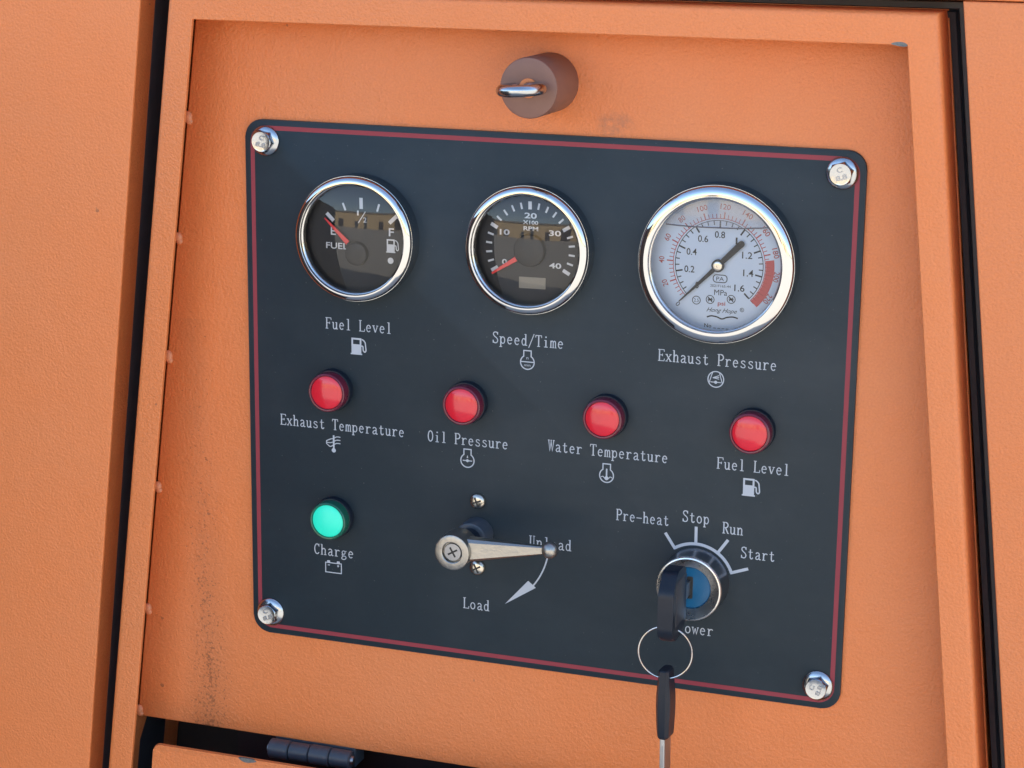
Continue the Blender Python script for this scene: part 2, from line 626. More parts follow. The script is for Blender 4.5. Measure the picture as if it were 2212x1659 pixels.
# the rest of the machine body: inside walls, top and back
b = B()
b.prism([(-1400, 900), (1400, 900), (1400, -1100), (-1400, -1100)], -1100, -61, 0)
b.build('machine_body', M['dark_inside'], hs, smooth=False)
b = B()
b.prism([(-181, -196), (-40, -196), (-40, -330), (-181, -330)], -60, -30, 0)
b.build('inner_bracket', M['brown_inside'], hs, smooth=False)

# ------------------------------------------------------------------ control door: frame, recessed panel, welds
dr = thing('control_door', 'orange recessed door with raised frame carrying the black instrument plate', 'door', 0, 0)
def trapezoid(o, zb=-330):
    """inner opening of the frame, offset outwards by o mm"""
    zt = TOP_IN + o
    k = 1.0066
    return [(left_in(zt) - o * k, zt), (right_in(zt) + o * k, zt), (right_in(zb - o) + o * k, zb - o), (left_in(zb - o) - o * k, zb - o)]
W_ = 14.2
prof = [(0.0, FR - 2), (0.0, FR - 0.3), (0.3, FR)]
for a in range(0, 91, 15):
    prof.append((W_ - 3.2 + 3.2 * math.sin(R(a)), FR - 3.2 + 3.2 * math.cos(R(a))))
prof += [(W_, -58)]
b = B()
rings = []
for o, d in prof:
    rings.append([V(x, z, d) for x, z in trapezoid(o)])
b.grid(rings, True)
# back of the flange sheet
rings = [[V(x, z, FR - 2) for x, z in trapezoid(0)], [V(x, z, FR - 2) for x, z in trapezoid(W_ - 2)]]
b.grid(rings, True)
b.build('frame', M['orange'], dr)
b = B()
b.prism([(left_in(200) - 11.7, 200), (right_in(200) + 15, 200), (right_in(-194) + 15, -194.2), (left_in(-194) - 11.7, -193.6)], BK - 2.2, BK, 0.9, 3)
b.build('recessed_panel', M['orange_dirty'], dr)
for i, (x, z) in enumerate([(z, z) for z in (133.5, 72.1, 9.1, -61.8, -130.6, -189.9)]):
    b = B()
    rnd = random.Random(i)
    xe = left_in(z) - 11.3
    b.ball(V(xe + .3, z, -1.6), 1.7, 16, 1.4, 1.0, 1.4 + 0.5 * rnd.random())
    b.ball(V(xe + 0.9, z - 2.2, -1.7), 1.3, 12, 1.5, 0.9, 1.3)
    b.build('tack_weld', M['weld'], dr)
b = B()
b.prism(catmull([(166.6, 184.3), (169.1, 185.2), (172.1, 185.1), (173.8, 184.0), (172.7, 183.3), (170.1, 183.5)], 4, True), FR - 1.0, FR + 0.05, 0)
b.build('paint_chip', M['chip'], dr)

# lower flap with its hinge
fl = thing('lower_flap', 'pale orange flap at the bottom left with chipped paint on its top edge', 'flap', -100, FLAP_Z)
L0 = (-100, FLAP_Z)
b = B()
poly = [(-203.3, FLAP_Z), (206, FLAP_Z), (219, -320), (-217.2, -320)]
poly = rounded(poly, [3.5, 3.5, 0, 0])
b.prism([(x - L0[0], z - L0[1]) for x, z in poly], FR - 2.5, FR, 1.0, 3)
b.build('flap_panel', M['orange'], fl)
b = B()
b.prism(catmull([(-153.5 + 100, -0.2), (-151.5 + 100, 0.2), (-146 + 100, 0.2), (-143 + 100, -0.5), (-145.5 + 100, -1.6), (-150 + 100, -2.0)], 4, True), FR - 1.2, FR + 0.05, 0)
b.build('paint_chip', M['chip'], fl)

hg = thing('flap_hinge', 'black barrel hinge in the dark slot above the lower flap', 'hinge', -121.5, -198)
for k in range(4):
    x0 = -23.3 + k * 11.7
    b = B()
    rr = 5.2 if k % 2 == 0 else 4.9
    n = 28
    rings = []
    for xx, r in ((x0, rr - 0.7), (x0 + 0.5, rr), (x0 + 10.9, rr), (x0 + 11.4, rr - 0.7)):
        rings.append([V(xx, r * math.cos(2 * PI * i / n), 3 + r * math.sin(2 * PI * i / n)) for i in range(n)])
    b.grid(rings, True, True, True)
    b.build('knuckle', M['hinge_black'], hg)
b = B()
n = 20
rings = [[V(xx, r * math.cos(2 * PI * i / n), 3 + r * math.sin(2 * PI * i / n)) for i in range(n)] for xx, r in ((-24.5, 2.4), (23.4, 2.4), (24.6, 2.0), (24.9, 1.0))]
b.grid(rings, True, True, True)
b.build('hinge_pin', M['steel_grey'], hg)
b = B()
b.prism([(-23, 4.5), (23, 4.5), (23, -6), (-23, -6)], -14, -2.4, 0.4)
b.build('hinge_leaf', M['hinge_black'], hg)

# ------------------------------------------------------------------ lettering drawn as strokes (narrow serif, half-width)
ST, HL = 0.105, 0.062
def srf(x0, x1, z): return ([(x0, z), (x1, z)], HL)
def ell(cx, cz, rx, rz, a0=0, a1=360): return arc(cx, cz, rx, rz, a0, a1, 26)
def cr(*p): return catmull(list(p), 5)
X = 0.63
GL = {
 'F': [([(.14, 0), (.14, 1)], ST), srf(.03, .52, .97), ([(.51, 1), (.54, .78)], HL), srf(.14, .40, .52), ([(.40, .42), (.40, .62)], HL), srf(.03, .27, .03)],
 'E': [([(.14, 0), (.14, 1)], ST), srf(.03, .51, .97), ([(.50, 1), (.53, .80)], HL), srf(.14, .38, .52), ([(.38, .42), (.38, .62)], HL), srf(.03, .52, .03), ([(.51, 0), (.55, .22)], HL)],
 'P': [([(.14, 0), (.14, 1)], ST), srf(.03, .30, .97), (arc(.28, .73, .22, .24, 90, -90, 14), ST * .9), srf(.14, .30, .49), srf(.03, .28, .03)],
 'R': [([(.14, 0), (.14, 1)], ST), srf(.03, .30, .97), (arc(.27, .74, .21, .23, 90, -90, 14), ST * .9), srf(.14, .30, .51), ([(.28, .5), (.49, .03)], ST), srf(.43, .58, .03), srf(.03, .26, .03)],
 'S': [(cr((.46, .78), (.42, .92), (.29, .97), (.15, .91), (.11, .76), (.21, .60), (.38, .46), (.47, .28), (.42, .10), (.28, .03), (.14, .08), (.09, .25)), .085), ([(.47, .74), (.47, .98)], HL), ([(.085, .02), (.085, .28)], HL)],
 'T': [([(.28, 0), (.28, 1)], ST), srf(.04, .52, .97), ([(.05, 1), (.03, .78)], HL), ([(.51, 1), (.53, .78)], HL), srf(.16, .40, .03)],
 'O': [(ell(.28, .5, .20, .46), .09)],
 'C': [(ell(.30, .5, .21, .46, 42, 318), .09), ([(.47, .72), (.47, .99)], HL)],
 'U': [([(.14, .97), (.14, .28)], ST), (arc(.28, .28, .14, .25, 180, 360, 14), .085), ([(.42, .28), (.42, .97)], HL), srf(.03, .25, .97), srf(.34, .52, .97)],
 'L': [([(.14, 0), (.14, 1)], ST), srf(.03, .27, .97), srf(.03, .51, .03), ([(.50, 0), (.54, .24)], HL)],
 'W': [([(.07, .97), (.17, .03), (.28, .80)], .085), ([(.28, .80), (.39, .03), (.50, .97)], .085), srf(.0, .15, .97), srf(.22, .34, .97), srf(.42, .57, .97), ([(.28, .97), (.28, .75)], .07)],
 'a': [(cr((.12, .50), (.19, .60), (.31, .60), (.40, .50), (.40, .30), (.40, .12), (.45, .03), (.54, .05)), .085), (cr((.40, .37), (.22, .31), (.12, .17), (.17, .04), (.28, .04), (.40, .14)), .08)],
 'c': [(ell(.29, .315, .18, .285, 45, 315), .085)],
 'd': [(ell(.25, .315, .15, .285), .08), ([(.41, 1), (.41, 0)], ST), srf(.30, .41, .97), srf(.41, .53, .03)],
 'e': [(ell(.28, .315, .17, .285, 5, 318), .085), srf(.12, .46, .35)],
 'g': [(ell(.25, .44, .13, .16), .075), ([(.36, .54), (.50, .60)], HL), (cr((.17, .31), (.12, .20), (.22, .13), (.40, .10), (.46, -.04), (.38, -.16), (.24, -.20), (.10, -.15), (.09, -.03), (.20, .10)), .075)],
 'h': [([(.13, 0), (.13, 1)], ST), (cr((.13, .42), (.22, .57), (.33, .60), (.42, .48), (.42, .25), (.42, 0)), .09), srf(.02, .13, .97), srf(.03, .24, .03), srf(.32, .53, .03)],
 'i': [([(.28, 0), (.28, .62)], ST), ([(.28, .82), (.28, .94)], .13), srf(.15, .28, .60), srf(.13, .43, .03)],
 'l': [([(.28, 0), (.28, 1)], ST), srf(.14, .28, .97), srf(.13, .43, .03)],
 'm': [([(.09, 0), (.09, .62)], .09), (cr((.09, .46), (.17, .59), (.25, .57), (.28, .44), (.28, .2), (.28, 0)), .085), (cr((.28, .46), (.36, .59), (.44, .57), (.47, .44), (.47, .2), (.47, 0)), .085), srf(.01, .17, .03), srf(.21, .35, .03), srf(.40, .56, .03)],
 'n': [([(.13, 0), (.13, .62)], ST), (cr((.13, .42), (.22, .57), (.33, .60), (.42, .48), (.42, .25), (.42, 0)), .09), srf(.02, .13, .60), srf(.03, .24, .03), srf(.32, .53, .03)],
 'o': [(ell(.28, .315, .18, .285), .085)],
 'p': [([(.13, -.28), (.13, .62)], ST), (ell(.30, .315, .16, .285), .08), srf(.02, .13, .60), srf(.02, .25, -.26)],
 'r': [([(.18, 0), (.18, .62)], ST), (cr((.18, .38), (.27, .55), (.39, .60), (.49, .52)), .085), srf(.06, .18, .60), srf(.06, .33, .03)],
 's': [(cr((.43, .49), (.38, .58), (.27, .60), (.16, .54), (.17, .42), (.29, .34), (.41, .25), (.44, .13), (.37, .04), (.26, .03), (.15, .07), (.11, .17)), .075)],
 't': [(cr((.24, .84), (.24, .5), (.24, .2), (.28, .06), (.37, .03), (.47, .13)), .095), srf(.08, .45, .60)],
 'u': [(cr((.13, .62), (.13, .3), (.15, .1), (.23, .03), (.32, .05), (.42, .18)), .09), ([(.42, .62), (.42, 0)], ST), srf(.02, .13, .60), srf(.32, .42, .60), srf(.42, .54, .03)],
 'v': [([(.10, .60), (.28, .02)], .10), ([(.28, .02), (.46, .60)], HL), srf(.02, .22, .60), srf(.36, .54, .60)],
 'w': [([(.07, .60), (.17, .03), (.28, .52)], .08), ([(.28, .52), (.39, .03), (.50, .60)], .08), srf(.0, .15, .60), srf(.42, .57, .60)],
 'x': [([(.11, .60), (.46, .02)], .095), ([(.45, .60), (.11, .02)], HL), srf(.03, .21, .60), srf(.35, .53, .60), srf(.03, .21, .03), srf(.36, .54, .03)],
 '/': [([(.06, -.16), (.50, 1.06)], .07)],
 '-': [([(.05, .40), (.52, .40)], .075)],
}
def write(b, text, x0, x1, z, cap, d):
    """text between x0 and x1 on the baseline z"""
    n = len(text)
    adv = (x1 - x0) / (n - 0.10)
    sx = adv / 0.60
    x = x0 - 0.02 * sx
    for ch in text:
        for pts, wd in GL.get(ch, []):
            closed = len(pts) > 20 and (Vector(pts[0]) - Vector(pts[-1])).length < 1e-6
            q = [(x + px * sx, z + pz * cap) for px, pz in pts]
            b.line(q[:-1] if closed else q, wd * cap * 0.98, d, closed)
        x += adv

# ------------------------------------------------------------------ the black instrument plate with its print
pl = thing('instrument_plate', 'black rectangular instrument plate with red border line and white captions', 'panel', 0, 0)
b = B()
b.prism(rounded([(-155, 134.4), (155, 134.4), (155, -134.4), (-155, -134.4)], 9.0, 8), BK, 0, 0.35, 2)
b.build('plate', M['plate'], pl)
b = B()
b.line(rounded([(-151.0, 130.4), (151.0, 130.4), (151.0, -130.4), (-151.0, -130.4)], 7.0, 10), 2.2, 0.03, True)
b.build('border_line', M['red_line'], pl)
CAP = 5.75
D0 = 0.03
caps = [('Fuel Level', -112.3, -76.2, 31.4), ('Speed/Time', -23.4, 13.3, 31.4), ('Exhaust Pressure', 60.3, 117.8, 29.7),
        ('Exhaust Temperature', -138.0, -69.5, -20.9), ('Oil Pressure', -57.2, -14.5, -21.7), ('Water Temperature', 6.1, 66.8, -20.3),
        ('Fuel Level', 90.7, 126.1, -20.4), ('Charge', -119.9, -97.5, -88.0), ('Unload', -3.0, 19.2, -70.3), ('Load', -37.7, -23.4, -107.0),
        ('Pre-heat', 41.5, 68.3, -51.6), ('Stop', 74.7, 88.2, -48.6), ('Run', 94.6, 104.9, -52.2), ('Start', 104.0, 120.8, -63.5), ('Power', 73.9, 92.1, -105.0)]
for text, x0, x1, z in caps:
    b = B()
    write(b, text, x0, x1, z, CAP, D0)
    b.build('caption', M['white_ink'], pl, smooth=False)

def pump(b, x, z, h, d, lw=None):
    """fuel pump pictogram; x, z = foot centre of the pump body"""
    k = h / 8.6
    lw = lw or 0.5 * k
    b.line([(x - 2.6 * k, z + 8.2 * k), (x + 2.0 * k, z + 8.2 * k), (x + 2.0 * k, z + 4.9 * k), (x - 2.6 * k, z + 4.9 * k)], 0.9 * k, d, True)
    b.fill([(x - 3.0 * k, z + 0.3 * k), (x + 2.4 * k, z + 0.3 * k), (x + 2.4 * k, z + 5.2 * k), (x - 3.0 * k, z + 5.2 * k)], d)
    b.line([(x - 3.5 * k, z + 0.3 * k), (x + 2.9 * k, z + 0.3 * k)], 0.7 * k, d)
    b.line(catmull([(x + 2.4 * k, z + 4.6 * k), (x + 3.3 * k, z + 4.4 * k), (x + 3.5 * k, z + 2.4 * k), (x + 4.3 * k, z + 1.6 * k), (x + 5.0 * k, z + 2.4 * k), (x + 4.8 * k, z + 4.6 * k), (x + 4.5 * k, z + 6.6 * k), (x + 3.4 * k, z + 7.8 * k), (x + 2.6 * k, z + 8.0 * k)], 5), lw * 1.25, d)

def engine(b, x, z, d):
    """engine pictogram: a flask outline, z = its foot"""
    pts = [(x - 1.9, z + 9.3), (x + 1.9, z + 9.3), (x + 1.9, z + 6.4)] + arc(x, z + 3.5, 3.5, 3.5, 52, -232, 30) + [(x - 1.9, z + 6.4)]
    b.line(pts, 0.55, d, True)

def icon(draw):
    b = B()
    draw(b)
    return b.build('pictogram', M['white_ink'], pl, smooth=False)

icon(lambda b: pump(b, -95.2, 19.4, 8.4, D0))
icon(lambda b: pump(b, 106.9, -32.3, 8.6, D0))
def _speed(b):
    engine(b, -5.2, 19.7, D0)
    b.line([(-8.6, 23.4), (-1.8, 23.4)], 0.5, D0)
    b.type('n', -5.2, 25.2, 1.1, 1.0, D0)
    b.type('min', -5.2, 21.8, 1.2, 3.2, D0)
icon(_speed)
def _oil(b):
    engine(b, -35.9, -33.0, D0)
    b.line([(-38.4, -29.6), (-33.4, -29.6)], 0.5, D0)
    b.dot(-35.9, -29.6, 0.75, D0)
    b.fill([(-36.3, -28.2), (-35.5, -28.2), (-35.9, -26.7)], D0)
icon(_oil)
def _water(b):
    engine(b, 36.2, -33.1, D0)
    b.line([(36.2, -26.2), (36.2, -31)], 0.75, D0)
    b.dot(36.2, -31.0, 1.0, D0)
    b.line(catmull([(33.4, -30.6), (34.4, -30.2), (35.2, -31.0), (36.2, -31.6), (37.2, -31.0), (38.0, -30.2), (39.0, -30.6)], 4), 0.4, D0)
icon(_water)
def _comp(b):
    cx, cz = 88.8, 23.1
    b.line(arc(cx, cz, 3.8, 3.8, 0, 350, 35), 0.5, D0, True)
    b.line([(cx - 3.2, cz - 1.8), (cx - 1.7, cz + 3.2)], 0.4, D0)
    b.line([(cx + 3.2, cz - 1.8), (cx + 1.7, cz + 3.2)], 0.4, D0)
    b.line([(cx - 2.6, cz - 1.4), (cx + 2.6, cz - 1.4)], 0.4, D0)
    b.dot(cx, cz - 1.4, 0.75, D0)
    for q in (0.0, 0.55, 1.1):
        b.line([(cx - 1.5, cz + 0.7), (cx + 1.6, cz + 0.2 + q * 1.6)], 0.35, D0)
icon(_comp)
def _therm(b):
    x, z = -108.3, -32.6
    b.line([(x, z + 8.9), (x, z + 1)], 0.9, D0)
    b.dot(x, z + 1.0, 1.15, D0)
    for q in range(3):
        zz = z + 7.6 - q * 1.7
        b.line(catmull([(x - 4.0, z + 5.7 - 0.7 * q), (x - 2.0, zz - 0.9 - .2 * q), (x, zz - 0.3), (x + 1.6, zz + 0.6), (x + 3.7, zz + 0.6)], 4), 0.45, D0)
    b.line([(x - 4.0, z + 5.8), (x - 4.0, z + 4.2)], 0.45, D0)
icon(_therm)
def _batt(b):
    x, z = -109.0, -97.2
    b.line([(x - 4.4, z + 0.2), (x + 4.4, z + 0.2), (x + 4.4, z + 5.4), (x - 4.4, z + 5.4)], 0.5, D0, True)
    for q in (-2.7, 2.7):
        b.fill([(x + q - 1, z + 5.4), (x + q + 1, z + 5.4), (x + q + .7, z + 6.6), (x + q - .7, z + 6.6)], D0)
    b.line([(x - 3.2, z + 4.1), (x - 2.0, z + 4.1)], 0.4, D0)
    b.line([(x + 2.0, z + 4.1), (x + 3.2, z + 4.1)], 0.4, D0)
    b.line([(x + 2.6, z + 4.7), (x + 2.6, z + 3.4)], 0.4, D0)
icon(_batt)
# lever arrow
b = B()
b.line(arc(-30.4, -67.2, 37.9, 37.9, -2, -38, 26), 0.75, D0)
b.fill([(-3.2, -88.3), (0.9, -91.5), (-15.3, -102.0)], D0)
b.build('arrow_mark', M['white_ink'], pl, smooth=False)
# ignition scale
b = B()
cx, cz = 82.0, -78.0
b.line(arc(cx, cz, 18.9, 18.9, 19.5, 124.5, 40), 1.5, D0)
for a in (124.2, 90.6, 55.5, 20.0):
    c, s = math.cos(R(a)), math.sin(R(a))
    b.line([(cx + 18.3 * c, cz + 18.3 * s), (cx + 27.6 * c, cz + 27.6 * s)], 1.45, D0)
b.build('position_scale', M['white_ink'], pl, smooth=False)

# ------------------------------------------------------------------ flange bolts at the plate's corners
def make_bolt(x, z, label):
    t = thing('flange_bolt', label, 'bolt', x, z, 0, 'zinc bolts holding the black plate')
    b = B()
    b.lathe([(7.4, 0.0), (7.5, 0.7), (7.2, 1.2), (6.2, 1.7), (5.0, 2.3), (3, 2.4)], seg=48)
    b.build('flange', M['zinc'], t)
    b = B()
    n = 6
    def hexr(r, d): return [V(r * math.cos(R(60 * i)), r * math.sin(R(60 * i)), d) for i in range(6)]
    # hexagon with chamfered round top
    seg = 48
    rings = []
    def hx(r0, cap_r):
        out = []
        for i in range(seg):
            a = 2 * PI * i / seg
            m = (a % (PI / 3)) - PI / 6
            rh = r0 * math.cos(PI / 6) / math.cos(m)
            out.append((min(rh, cap_r), a))
        return out
    for r0, capr, d in ((5.75, 9, 1.6), (5.75, 9, 4.4), (5.75, 5.55, 4.9), (5.75, 5.15, 5.5), (5.75, 4.85, 5.75), (4.3, 4.6, 5.62), (4.0, 2.0, 5.6)):
        rings.append([V(r * math.cos(a), r * math.sin(a), d) for r, a in hx(r0, capr)])
    b.grid(rings, True, False, True)
    b.build('hex_head', M['zinc'], t, auto=25)
    b = B()
    b.type('8.8', 0, -1.5, 2.4, 5.2, 5.66, 0, 0.02, 0, 0.12)
    b.type('C', 0, 2.0, 2.4, 2.4, 5.66, 0, 0.02, 0, 0.12)
    b.build('head_marking', M['steel_grey'], t, smooth=False)
    return t
b0 = make_bolt(-143.8, 124.0, 'zinc flange bolt at the plate corner nearest the fuel gauge')
b0.rotation_euler = (0, R(10), 0)
copy_thing(b0, 144.1, 124.0, 'zinc flange bolt at the plate corner beside the large pressure gauge', 17)
copy_thing(b0, -144.9, -122.8, 'zinc flange bolt at the plate corner below the green lamp', 22)
copy_thing(b0, 144.2, -122.9, 'zinc flange bolt at the plate corner right of the hanging key', 74)

# ------------------------------------------------------------------ gauges
def bezel_profile(r, rg, h, dd):
    wv = r - rg - 1.4
    p = [(r + 0.5, 0.0), (r + 0.4, 1.0), (r + 0.15, h - 2.8)]
    for a in range(0, 91, 9):        # broad rounded rim
        p.append((r - wv + wv * math.cos(R(a)), h - 2.8 + 2.8 * math.sin(R(a)) ** 0.9))
    p += [(rg + 1.25, h - 0.15), (rg + 1.15, h - 0.35)]
    for a in range(0, 91, 15):       # thin inner lip
        p.append((rg + 1.05 * math.cos(R(a)) if a < 90 else rg, h - 1.7 + 1.2 * math.cos(R(90 - a)) - 1.9 * (1 - math.cos(R(a)))))
    p += [(rg, h - 2.6), (rg + 1.9, h - 2.8), (rg + 1.9, dd)]
    return p

def gauge_body(t, r, rg, h, dd, dial_mat, sag):
    b = B()
    b.lathe(bezel_profile(r, rg, h, dd), seg=96, cap=False)
    b.build('bezel', M['chrome'], t, auto=32)
    b = B()
    b.lathe([(rg + 2.2, dd - 0.6), (rg + 2.2, dd - 0.3), (rg + 2.0, dd - 0.02), (0.5, dd - 0.02)], seg=64)
    b.build('dial', dial_mat, t)
    b = B()
    n = 14
    hh = h - 2.3
    b.lathe([(rg * math.cos(PI / 2 * i / n) if False else rg * (1 - i / n), hh + sag * (1 - (1 - i / n) ** 2)) for i in range(n + 1)], seg=72)
    b.build('glass', M['glass'], t, auto=80)

# fuel gauge
gx, gz = -93.0, 79.3
fg = thing('fuel_gauge', 'small chrome gauge with black dial reading FUEL, red needle near E', 'gauge', gx, gz)
DD = 4.9
gauge_body(fg, 30.9, 26.3, 11.5, DD, M['dial_black'], 3.5)
b = B()
I0 = DD + 0.03
for (x0, z0, x1, z1, wd) in ((-108.9, 90.7, -105.2, 87.1, 1.9), (-100.2, 96.2, -98.8, 92.6, 1.0), (-90.5, 99.3, -90.4, 93.8, 1.8), (-80.9, 96.7, -82.0, 93.0, 1.0), (-71.4, 91.7, -75.6, 87.7, 1.9)):
    b.line([(x0 - gx, z0 - gz), (x1 - gx, z1 - gz)], wd, I0)
b.type('E', -105.4 - gx, 82.0 - gz, 3.9, 2.7, I0, 0, 0.012)
b.type('F', -74.5 - gx, 83.3 - gz, 4.0, 2.7, I0, 0, 0.012)
b.type('FUEL', -103.5 - gx, 74.7 - gz, 3.1, 11.6, I0, 0, 0.012)
b.type('1', -92.2 - gx, 91.7 - gz, 2.4, 0.9, I0, 0, 0.005)
b.line([(-92.0 - gx, 86.8 - gz), (-88.2 - gx, 92.6 - gz)], 0.45, I0)
b.type('2', -88.5 - gx, 88.5 - gz, 2.5, 1.9, I0, 0, 0.005)
pump(b, -74.6 - gx, 73.2 - gz, 6.6, I0)
b.dot(-74.9 - gx, 69.2 - gz, 1.55, I0)
b.build('dial_marks', M['dial_ink'], fg, smooth=False)
b = B()
tip = Vector((-109.2 - gx, 88.5 - gz)); end = Vector((-96.9 - gx, 76.9 - gz))
dv = (end - tip).normalized(); nv = Vector((-dv.y, dv.x))
b.prism([tuple(tip - nv * 0.35), tuple(end - nv * 1.25), tuple(end + nv * 1.25), tuple(tip + nv * 0.35)], 6.4, 7.0, 0.15)
b.build('needle', M['needle_red'], fg)
b = B()
b.lathe([(6.0, DD), (5.6, 7.2), (5.0, 7.6), (2, 7.7)], -92.6 - gx, 71.6 - gz, 40)
b.build('needle_hub', M['dial_black'], fg)

# tachometer
gx, gz = -3.6, 79.7
tg = thing('tachometer', 'small chrome gauge with black dial marked X100 RPM and grey counter window', 'gauge', gx, gz)
gauge_body(tg, 30.9, 26.2, 11.5, DD, M['dial_black'], 3.5)
b = B()
ox, oz = 0.7, 0.3
for k in range(21):
    a = 211 - 12 * k
    c, s = math.cos(R(a)), math.sin(R(a))
    maj = k % 5 == 0
    r1, r0, wd = (22.8, 19.0, 1.75) if maj else (22.5, 19.4, 0.95)
    b.line([(ox + r0 * c, oz + r0 * s), (ox + r1 * c, oz + r1 * s)], wd, I0)
for s_, x, z, hh, ww in (('20', -2.9, 96.0, 2.75, 6.2), ('X100', -2.9, 92.7, 1.9, 7.7), ('RPM', -2.7, 89.8, 2.05, 7.4), ('10', -15.9, 87.3, 2.75, 5.0), ('30', 9.4, 88.3, 2.7, 6.1), ('40', 9.8, 72.7, 2.7, 6.1), ('0', -15.8, 72.9, 2.7, 2.6)):
    b.type(s_, x - gx, z - gz, hh, ww, I0, 0, 0.022)
b.build('dial_marks', M['dial_ink'], tg, smooth=False)
b = B()
b.prism([(-8.3 - gx, 66.2 - gz), (5.1 - gx, 66.4 - gz), (5.1 - gx, 60.9 - gz), (-8.3 - gx, 60.7 - gz)], DD - 0.01, DD + 0.15, 0)
b.build('counter_window', M['lcd'], tg, smooth=False)
b = B()
tip = Vector((-21.6 - gx, 67.2 - gz)); end = Vector((-9.4 - gx, 75.0 - gz))
dv = (end - tip).normalized(); nv = Vector((-dv.y, dv.x))
b.prism([tuple(tip - nv * 0.5), tuple(end - nv * 1.2), tuple(end + nv * 1.2), tuple(tip + nv * 0.5)], 6.4, 7.0, 0.15)
b.build('needle', M['needle_red'], tg)
b = B()
b.lathe([(8.0, DD), (7.6, 7.2), (7.0, 7.6), (2, 7.7)], -2.9 - gx, 79.4 - gz, 40)
b.build('needle_hub', M['dial_black'], tg)

# pressure gauge
gx, gz = 89.2, 79.6
pg = thing('pressure_gauge', 'largest chrome gauge, white liquid filled dial in MPa and psi with black needle', 'gauge', gx, gz)
DP = 3.9
gauge_body(pg, 36.9, 30.5, 13.0, DP, M['dial_white'], 1.2)
cx, cz = 0.1, -1.1
IP = DP + 0.03
b = B(); rb = B()
def pol(r, a): return (cx + r * math.cos(R(a)), cz + r * math.sin(R(a)))
b.line(arc(cx, cz, 20.9, 20.9, 225, -45, 90), 0.35, IP)
rb.line(arc(cx, cz, 21.9, 21.9, 225, -45, 90), 0.35, IP)
for k in range(33):
    a = 225 - 270 * k / 32
    maj = k % 4 == 0
    b.line([pol(20.9, a), pol(17.6 if maj else 18.9, a)], 0.75 if maj else 0.5, IP)
for k in range(0, 59):
    v = 4 * k
    a = 225 - 270 * v / 232
    maj = v % 20 == 0
    rb.line([pol(21.9, a), pol(25.0 if maj else 24.0, a)], 0.6 if maj else 0.35, IP)
for v, dx, dz in ((0, 0, 0), (.2, 0, 0), (.4, 0, 0), (.6, 0, 0), (.8, 0, 0), (1.0, 0, 0), (1.2, 0, 0), (1.4, 0, 0), (1.6, 0, 0)):
    a = 225 - 270 * v / 1.6
    s_ = ('%g' % v)
    x, z = pol(14.3, a)
    b.type(s_, x, z, 3.2, 1.62 * len(s_) if len(s_) > 1 else (1.7 if s_ == '0' else 0.8), IP, 0, 0.009)
for v in range(20, 240, 20):
    a = 225 - 270 * v / 232
    x, z = pol(27.5, a)
    rb.type(str(v), x, z, 2.6, 1.6 * len(str(v)), IP, a - 90, 0.006)
b.type('0', *pol(27.4, 226), 2.3, 1.6, IP, 226 - 90)
q = lambda x, z: (x - gx, z - gz)
b.line(rounded([q(86.8, 73.9), q(93.4, 73.9), q(93.4, 70.4), q(86.8, 70.4)], 1.5, 5), 0.4, IP, True)
b.type('PA', *q(90.1, 72.1), 1.9, 3.6, IP)
b.type('2021F165-44', *q(90.4, 68.7), 1.2, 9.8, IP)
b.type('MPa', *q(90.6, 65.6), 2.6, 6.2, IP)
for (x, z) in ((79.1, 61.2), (85.7, 62.0), (95.7, 62.8)):
    b.line([(x - gx + 1.9 * math.cos(R(i * 15)), z - gz + 1.9 * math.sin(R(i * 15))) for i in range(24)], 0.35, IP, True)
b.type('2.5', *q(79.1, 61.2), 1.6, 2.3, IP)
for (x, z) in ((85.7, 62.0), (95.7, 62.8)):
    b.line([q(x - 1.0, z + 1.0), q(x + 1.0, z - 1.0)], 0.6, IP)
    b.line([q(x - 1.0, z - 0.9), q(x + 1.0, z + 0.9)], 0.4, IP)
    b.line([q(x - 1.2, z), q(x + 1.2, z)], 0.4, IP)
rb.type('psi', *q(91.2, 60.2), 2.5, 3.6, IP, 0, 0.012)
b.type('Hong Hope', *q(91.4, 56.9), 2.7, 14.6, IP, 0, 0.0, 0.5)
b.type('R', *q(101.0, 58.2), 1.0, 0.9, IP)
b.line([(101.0 - gx + 0.9 * math.cos(R(i * 20)), 58.2 - gz + 0.9 * math.sin(R(i * 20))) for i in range(18)], 0.2, IP, True)
b.line(catmull([q(84.4, 53.6), q(86.5, 54.3), q(89.2, 54.0), q(91.6, 53.2), q(94.0, 54.1), q(96.8, 54.5), q(99.2, 54.0)], 4), 0.65, IP)
b.type('No', *q(85.0, 49.6), 1.8, 3.4, IP, 0, 0.009)
for k in range(6):
    b.line([q(87.6 + 2.0 * k, 48.6), q(89.0 + 2.0 * k, 48.6)], 0.3, IP)
b.build('black_scale', M['black_ink'], pg, smooth=False)
rb.build('red_scale', M['red_ink'], pg, smooth=False)
b = B()
a0, a1 = 9.0, -45
inner = arc(cx, cz, 22.2, 22.2, a0, a1, 24); outer = arc(cx, cz, 26.2, 26.2, a1, a0, 24)
b.fill(inner + outer, IP - 0.02)
b.build('red_zone', mat('red_zone_print', (0.45, 0.05, 0.055), 0.5), pg, smooth=False)
b = B()
tipp = Vector(pol(25.6, 225)); tail = Vector(pol(15.2, 45.5))
ctr = Vector((cx, cz))
dv = (tail - ctr).normalized(); nv = Vector((-dv.y, dv.x))
poly = [tuple(tipp - nv * 0.25), tuple(ctr - dv * 3 - nv * 1.05), tuple(ctr + dv * 3 - nv * 1.25)]
for a in range(-90, 91, 15):
    poly.append(tuple(tail + nv * 1.55 * math.sin(R(a)) + dv * 1.5 * math.cos(R(a))))
